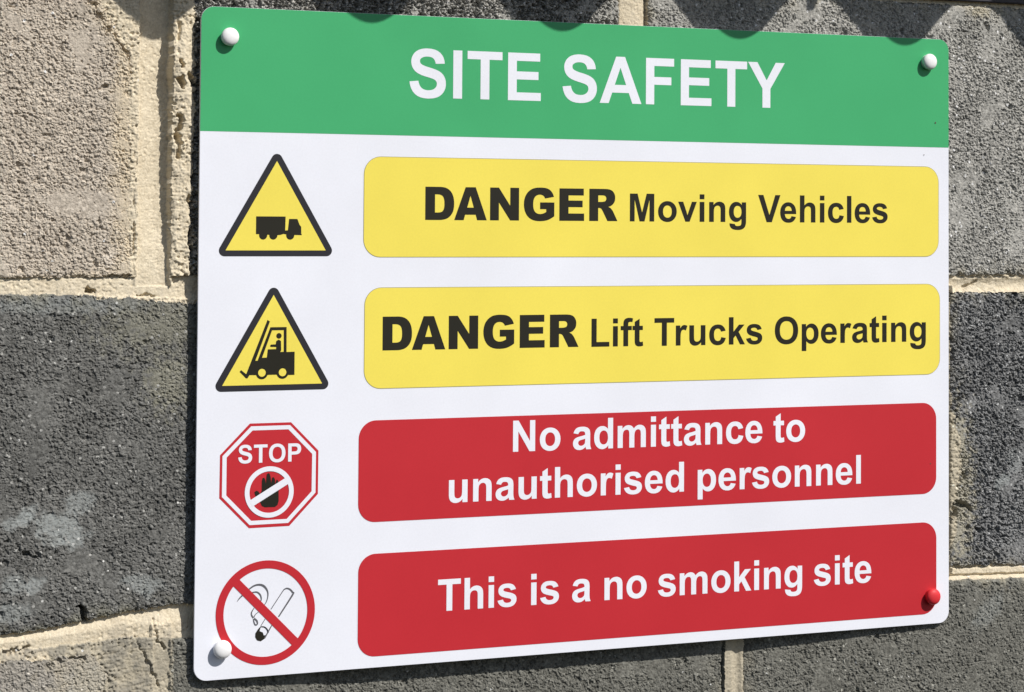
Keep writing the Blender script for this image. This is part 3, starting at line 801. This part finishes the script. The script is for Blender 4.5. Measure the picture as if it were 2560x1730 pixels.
def spaced(ext, text, base, cap, mat, parent, h, font):
    """a word whose letters are set at the given left and right edges"""
    cont = []
    for ch, (a, b) in zip(text, ext):
        cs = outline(font[ch][1])
        xs = [p[0] for c in cs for p in c]; lo, hi = min(xs), max(xs)
        cont += [[(a + (x - lo) * (b - a) / (hi - lo), base + y * cap / 1466) for x, y in c] for c in cs]
    return flat("lettering", cont, h, mat, parent)

def word(text, u0, u1, base, cap, mat, parent, h, font=GB, label=None):
    x = 0; items = []; prev = None
    for ch in text:
        x += KERN.get((prev, ch), 0)
        adv, path = font[ch]
        if path:
            items.append((x, outline(path)))
        x += adv; prev = ch
    xs = [px + ox for ox, cs in items for c in cs for px, _ in c]
    lo, hi = min(xs), max(xs)
    sx = (u1 - u0) / (hi - lo); sy = cap / 1466
    cont = [[(u0 + (px + ox - lo) * sx, base + py * sy) for px, py in c] for ox, cs in items for c in cs]
    o = flat("lettering", cont, h, mat, parent)
    if label: o["label"] = label
    return o

# ------------------------------------------------------------------ the safety sign
sign = empty("safety_sign", W(300, 225, -3))
tag(sign, "white site safety board with green header and four warning panels screwed to the block wall", "sign")

def plate(name, contour, h0, h1, mat, parent, bev=0.15):
    import bmesh
    bm = bmesh.new()
    n = len(contour)
    fr = [bm.verts.new(W(u, v, h1)) for u, v in contour]
    bk = [bm.verts.new(W(u, v, h0)) for u, v in contour]
    f = bm.faces.new(fr); bm.faces.new(bk[::-1])
    for i in range(n):
        j = (i + 1) % n
        bm.faces.new((fr[i], bk[i], bk[j], fr[j]))
    bmesh.ops.recalc_face_normals(bm, faces=bm.faces)
    ed = [e for e in f.edges]
    bmesh.ops.bevel(bm, geom=ed, offset=bev * MM, segments=2, affect='EDGES')
    me = bpy.data.meshes.new(name); bm.to_mesh(me); bm.free()
    return put(name, me, parent, mat)

plate("board", rrect(0, 600, 0, 450, 9, 10), -1.7, 0.0, WHITE, sign)
LV = 0.09
def hdr():
    r = 8.8; p = [(0.12, 366.0), (599.88, 366.0)]
    for cx, cy, a0 in ((599.88 - r, 449.88 - r, 0), (0.12 + r, 449.88 - r, 90)):
        for i in range(11):
            a = math.radians(a0 + 9 * i); p.append((cx + r * math.cos(a), cy + r * math.sin(a)))
    return p
header = flat("header_band", [hdr()], LV, GREEN, sign)
word("SITE SAFETY", 150.2, 452.6, 392.8, 33.9, WHITE, header, 2 * LV)

def panel(u0, u1, v0, v1, mat, key):
    if key:
        p = flat("message_panel", [rrect(u0, u1, v0, v1, 12.5)], LV, KEYLINE, sign)
        flat("panel_face", [rrect(u0 + .38, u1 - .38, v0 + .38, v1 - .38, 12.1)], 2 * LV, mat, p)
    else:
        p = flat("message_panel", [rrect(u0, u1, v0, v1, 12.5)], 2 * LV, mat, sign)
    return p
p1 = panel(117.0, 590.7, 281.3, 351.1, YELLOW, True); p1["label"] = "yellow panel warning of moving vehicles"
p2 = panel(118.2, 591.8, 190.7, 260.6, YELLOW, True); p2["label"] = "yellow panel warning of lift trucks"
p3 = panel(115.0, 588.3, 99.5, 169.2, RED, False); p3["label"] = "red panel with two lines of white text"
p4 = panel(115.5, 588.4, 7.7, 77.8, RED, False); p4["label"] = "red panel with one line of white text"
T = 3 * LV
spaced([(162.8, 184.6), (184.7, 209.6), (212.1, 234.5), (238.3, 262.2), (266.2, 285.9), (290.0, 312.7)], "DANGER", 307.4, 23.2, BLACK, p1, T, GK)
word("Moving", 322.8, 419.6, 307.3, 20.2, BLACK, p1, T)
word("Vehicles", 429.9, 543.9, 307.3, 20.3, BLACK, p1, T)
spaced([(131.8, 153.6), (153.6, 178.7), (181.2, 203.6), (207.6, 231.4), (235.7, 255.2), (259.3, 282.0)], "DANGER", 217.1, 23.3, BLACK, p2, T, GK)
word("Lift", 292.3, 334.1, 216.9, 20.2, BLACK, p2, T)
word("Trucks", 343.3, 433.7, 216.7, 20.2, BLACK, p2, T)
word("Operating", 444.5, 578.7, 216.4, 20.2, BLACK, p2, T)
word("No", 231.0, 268.1, 143.9, 21.9, WHITE, p3, T)
word("admittance", 278.0, 434.0, 143.7, 21.9, WHITE, p3, T)
word("to", 443.5, 470.9, 143.4, 21.9, WHITE, p3, T)
word("unauthorised", 182.2, 368.1, 110.2, 21.7, WHITE, p3, T)
word("personnel", 379.5, 520.0, 109.8, 21.6, WHITE, p3, T)
word("This", 174.6, 234.5, 35.4, 21.9, WHITE, p4, T)
word("is", 245.8, 267.6, 35.3, 21.9, WHITE, p4, T)
word("a", 278.0, 292.7, 35.3, 21.9, WHITE, p4, T)
word("no", 303.7, 337.8, 35.2, 21.9, WHITE, p4, T)
word("smoking", 347.0, 468.5, 35.0, 21.9, WHITE, p4, T)
word("site", 478.7, 529.4, 35.0, 21.9, WHITE, p4, T)

# warning triangle with lorry
def tri(T_):
    grown = [(T_[0][0] - .7, T_[0][1] - 0.1), (T_[1][0] + .7, T_[1][1] - 0.1), (T_[2][0], T_[2][1] + 1.0)]
    t = flat("warning_triangle", [offset_tri(grown, 3.9)], LV, BORDER, sign)
    flat("triangle_face", [T_], 2 * LV, YELLOW, t)
    return t
t1 = tri([(18.6, 286.1), (89.7, 286.1), (54.2, 346.7)]); t1["label"] = "yellow triangle with black lorry"
lorry = [[(39.8, 309.1), (60.7, 309.1), (60.5, 299.6), (62.4, 299.8), (63.2, 307.5), (69.1, 307.5), (70.7, 303.6), (71.9, 302.1), (72.0, 298.0), (71.7, 297.6), (72.3, 297.5), (72.3, 296.5), (66.5, 296.6), (62.0, 296.8), (59.4, 297.3), (57.1, 296.6), (54.6, 296.4), (49.5, 296.6), (42.5, 297.0), (39.8, 297.1)]]
flat("lorry_symbol", lorry, T, BLACK, t1)
for cx in (44.9, 52.1, 64.1):
    flat("lorry_wheel", [circ(cx, 296.3, 2.85, 28)], T + LV / 2, BLACK, t1)
# warning triangle with fork-lift
t2 = tri([(17.3, 195.4), (88.0, 195.4), (52.8, 256.0)]); t2["label"] = "yellow triangle with black lift truck"
body = [(48.6, 239.2), (50.3, 238.1), (40.3, 211.8), (41.9, 211.8), (50.7, 234.2), (62.2, 234.2), (62.3, 217.3), (68.1, 217.4), (68.1, 201.7),
        (64.0, 201.7), (55.2, 202.1), (49.5, 202.1), (40.6, 202.1), (36.3, 202.2), (34.9, 200.0), (33.8, 200.1), (29.3, 204.6), (30.4, 205.7), (34.0, 202.9)]
win = [(45.0, 213.7), (48.4, 213.8), (49.0, 219.3), (54.9, 219.4), (54.9, 220.8), (51.0, 220.9), (50.5, 221.6), (51.2, 222.5), (54.6, 222.6), (54.9, 224.8), (56.6, 225.8), (58.3, 224.8), (58.5, 218.6), (57.9, 217.4), (60.3, 217.5), (60.2, 232.1), (51.9, 232.1)]
flat("lift_truck_symbol", [body, win], T, BLACK, t2)
flat("driver_head", [circ(56.8, 228.3, 1.9, 24)], T, BLACK, t2)
for cx in (45.0, 59.6):
    w = flat("lift_truck_wheel", [circ(cx, 203.5, 4.25, 36)], T + LV / 2, BLACK, t2)
    flat("wheel_hub", [circ(cx, 203.6, 2.65, 30)], T + LV, YELLOW, t2)
# stop octagon
o1 = flat("stop_octagon", [[(37.0, 169.7), (66.1, 169.7), (85.9, 149.9), (85.8, 120.5), (65.5, 99.8), (37.1, 99.6), (16.2, 120.5), (16.4, 149.2)]], LV, RED, sign)
o1["label"] = "red octagon with the word STOP and a barred hand"
flat("octagon_ring", [[(37.9, 167.8), (65.4, 167.8), (84.1, 149.0), (84.0, 121.5), (64.7, 101.9), (37.5, 101.7), (18.0, 121.3), (18.1, 148.5)],
                      [(38.9, 165.0), (64.2, 165.0), (81.4, 147.8), (81.2, 122.5), (63.6, 104.6), (38.6, 104.5), (21.0, 122.2), (21.0, 147.5)]], 2 * LV, WHITE, o1)
word("STOP", 29.0, 73.4, 143.2, 12.2, WHITE, o1, T)
hand = [(45.0, 116.4), (46.0, 114.2), (48.0, 113.2), (55.2, 113.1), (57.0, 114.3), (57.8, 117.0), (57.7, 124.0), (57.6, 129.5), (56.9, 131.2), (56.2, 131.4), (55.7, 129.8), (55.3, 127.5),
        (55.1, 131.5), (54.2, 133.1), (53.1, 133.0), (52.7, 131.0), (52.5, 128.3), (52.0, 133.0), (51.3, 135.4), (50.2, 136.1), (49.2, 135.2), (48.9, 132.5), (48.7, 128.5), (48.2, 131.5),
        (47.5, 133.0), (46.4, 132.9), (45.8, 131.0), (45.8, 124.4), (44.6, 122.2), (43.4, 124.0), (42.0, 124.6), (40.6, 123.6), (41.2, 121.6), (43.0, 118.6)]
flat("hand_symbol", [hand], T, BLACK, o1)
flat("prohibition_ring", [circ(51.1, 123.3, 17.25, 72), circ(51.1, 123.3, 13.95, 72)], T + LV, WHITE, o1)
flat("prohibition_bar", [band(38.2, 116.0, 64.0, 130.6, 2.3)], T + 1.4 * LV, WHITE, o1)
# no smoking roundel
ns = flat("no_smoking_ring", [circ(49.5, 42.6, 34.9, 96), circ(49.5, 42.6, 29.5, 96)], 2.4 * LV, RED, sign)
ns["label"] = "red no smoking ring with crossed out cigarette"
flat("prohibition_bar", [band(28.0, 64.4, 71.0, 21.0, 2.95)], 2.8 * LV, RED, ns)
cig = []
cig.append(stroke([(53.2, 44.6), (61.3, 56.0), (62.6, 57.4), (64.5, 57.9), (66.6, 57.0), (68.4, 54.9), (68.3, 53.2), (58.6, 39.2)], [.55, .6, .8, 1.0, 1.1, 1.2, 1.2, .85]))
cig.append(stroke([(46.3, 34.0), (49.3, 38.6)], [.5, .45]))
cig.append(stroke([(49.0, 25.6), (52.2, 31.0), (54.4, 34.6)], [.9, .8, .55]))
cig.append(stroke([(46.0, 33.3), (48.6, 33.0), (50.6, 31.2), (51.4, 28.8)], [.5, .8, .9, .8]))
cig.append([(46.4, 34.0), (45.3, 30.5), (47.6, 29.4), (48.3, 27.4), (50.3, 27.6), (49.0, 25.2), (46.2, 23.6), (43.6, 24.4), (42.3, 26.6), (42.4, 29.2), (44.2, 31.8)])
flat("cigarette_symbol", cig[:3], 2.0 * LV, SMOKE, ns)
flat("cigarette_tip", [cig[4]], 1.9 * LV, BLACK, ns)
flat("cigarette_tip_line", [cig[3]], 2.1 * LV, BORDER, ns)
flat("smoke_symbol", [stroke([(37.0, 58.4), (40.9, 60.9), (44.9, 61.5), (48.2, 60.2), (50.6, 56.8), (50.8, 52.8), (49.0, 48.4), (44, 44)], [.9, 1.1, 1.3, 1.5, 1.0, .7, .5, .4])], 2.0 * LV, SMOKE, ns)
flat("smoke_symbol", [stroke([(39.2, 56.4), (42.9, 56.7), (45.4, 54.8), (46.3, 51.8), (45.3, 49.6), (42, 46.5)], [.8, 1.0, 1.1, .8, .6, .5])], 1.8 * LV, SMOKE, ns)
flat("smoke_symbol", [stroke([(41.3, 46.2), (39.5, 43.0), (40.3, 40.3), (43.2, 37.6), (43.7, 35.3), (42.2, 34.9), (41.1, 37.6), (41.2, 39.6), (42.3, 41.8), (44.4, 43.2)], [.5, .8, 1.0, 1.2, .9, .9, .8, .6, .5, .4])], 2.0 * LV, SMOKE, ns)
flat("smoke_symbol", [stroke([(29.3, 51.0), (31.0, 53.2), (33.2, 55.2)], [.2, .8, 1.1])], 2.0 * LV, SMOKE, ns)

for (u_, v_, r_) in ((587.5, 385.0, .6), (577.0, 360.0, .35), (583.0, 122.5, .45)):
    flat("dirt_speck", [circ(u_, v_, r_, 9, r_ * 1.3)], 4 * LV, DIRT, sign)
# screw caps
def lathe(prof, n=40):
    vs = []; fs = []
    for r, h in prof:
        for i in range(n):
            a = 2 * math.pi * i / n
            vs.append((r * math.cos(a) * MM, -h * MM, r * math.sin(a) * MM))
    for k in range(len(prof) - 1):
        for i in range(n):
            j = (i + 1) % n
            fs.append((k * n + i, k * n + j, (k + 1) * n + j, (k + 1) * n + i))
    fs.append(tuple((len(prof) - 1) * n + i for i in range(n)))
    me = bpy.data.meshes.new("cap"); me.from_pydata(vs, [], fs)
    me.update()
    for p in me.polygons: p.use_smooth = True
    return me
prof = [(5.55, 0.0), (5.6, 1.6), (5.75, 2.4), (6.05, 2.9), (6.2, 3.4), (6.15, 4.0), (5.85, 4.7), (5.3, 5.35), (4.4, 5.95), (3.2, 6.4), (1.7, 6.65), (0.4, 6.7)]
for (u, v, mt, lb) in ((19.2, 429.7, CAPW, None), (580.1, 431.9, CAPW, None), (18.6, 20.6, CAPW, None), (583.3, 21.2, CAPR, "red screw cap")):
    c = put("screw_cap", lathe(prof), sign, mt)
    c.location = Vector(W(u, v, 0))
    c.parent = sign; c.matrix_parent_inverse = sign.matrix_world.inverted()
    if lb: c["label"] = lb
    s = put("spacer", lathe([(3.5, -14), (3.5, -1.7)], 16), sign, DARKP)
    s.location = Vector(W(u, v, 0)); s.matrix_parent_inverse = sign.matrix_world.inverted()

# ------------------------------------------------------------------ dark flashing strip along the wall head
def metal_mat():
    mt = print_mat("dark_coated_metal", (0.055, 0.054, 0.068), rough=0.5, wear=0.25)
    return mt
STEEL = metal_mat()
strip = put("flashing_strip", box_mesh("flange", UMIN, UMAX, 481.8, 540, WALLH - 8, WALLH + 3.0, 0.6), None, STEEL)
tag(strip, "dark grey flashing strip fixed along the wall above the sign", "flashing")

# ------------------------------------------------------------------ corrugated roof sheets over the wall (their eaves throw the scalloped shadow)
def cement_mat():
    mt = block_mat("grey_fibre_cement", (0.20, 0.20, 0.19), (0.34, 0.34, 0.32), (0.3, 0.3, 0.25), 0.0)
    return mt
FC = cement_mat()
roof = empty("corrugated_roof", W(300, 650, 100))
tag(roof, "grey corrugated fibre cement roof sheets overhanging the wall above the sign", "roof")
D = 112.0
LOBE_V = 433.6 + 1.2 * D
LOBE_U = 115.4 + 0.7 * D - 146 * 8
def sheet(u0, u1, drop, lip_u=None):
    n = int((u1 - u0) / 3) + 1
    us = np.linspace(u0, u1, n)
    ph = 2 * math.pi * (us - LOBE_U) / 146.0
    prof_ = 25.0 * (1 - np.cos(ph))
    slope = 0.26
    vs = []; fs = []
    ys = [WALLH + D, WALLH + D - 50, WALLH, WALLH - 300]
    for y in ys:
        for s_ in (0, 1):
            for i in range(n):
                z = LOBE_V + prof_[i] + (WALLH + D - y) * slope + s_ * 6.5 + drop
                vs.append(W(us[i], z, y))
    for k in range(len(ys) - 1):
        for i in range(n - 1):
            a = k * 2 * n + i; b = (k + 1) * 2 * n + i
            fs.append((a, a + 1, b + 1, b)); fs.append((a + n, b + n, b + n + 1, a + n + 1))
    for i in range(n - 1):
        fs.append((i, i + n, i + n + 1, i + 1))
        e = (len(ys) - 1) * 2 * n + i
        fs.append((e, e + 1, e + n + 1, e + n))
    for i in (0, n - 1):
        for k in range(len(ys) - 1):
            a = k * 2 * n + i; b = (k + 1) * 2 * n + i
            fs.append((a, b, b + n, a + n))
    me = bpy.data.meshes.new("sheet"); me.from_pydata(vs, [], fs); me.update()
    return put("roof_sheet", me, roof, FC)
lap = 478 + 0.7 * D
sheet(lap - 1000, lap + 2, 0.0)
sheet(lap - 3.5, lap + 1000, 0.6)
put("sheet_edge_lip", box_mesh("lip", lap - 3.0, lap + 3.0, LOBE_V + 32.5, LOBE_V + 48, WALLH + D - 70, WALLH + D, 0.8), roof, FC)
put("added_shadow_block", box_mesh("shadow_block", lap + 2.0, lap + 26, LOBE_V + 39.5, LOBE_V + 52, WALLH + D - 20, WALLH + D - 1, 3.0), roof, FC)  # unseen block added to lower the scalloped shadow beside the sheet lap
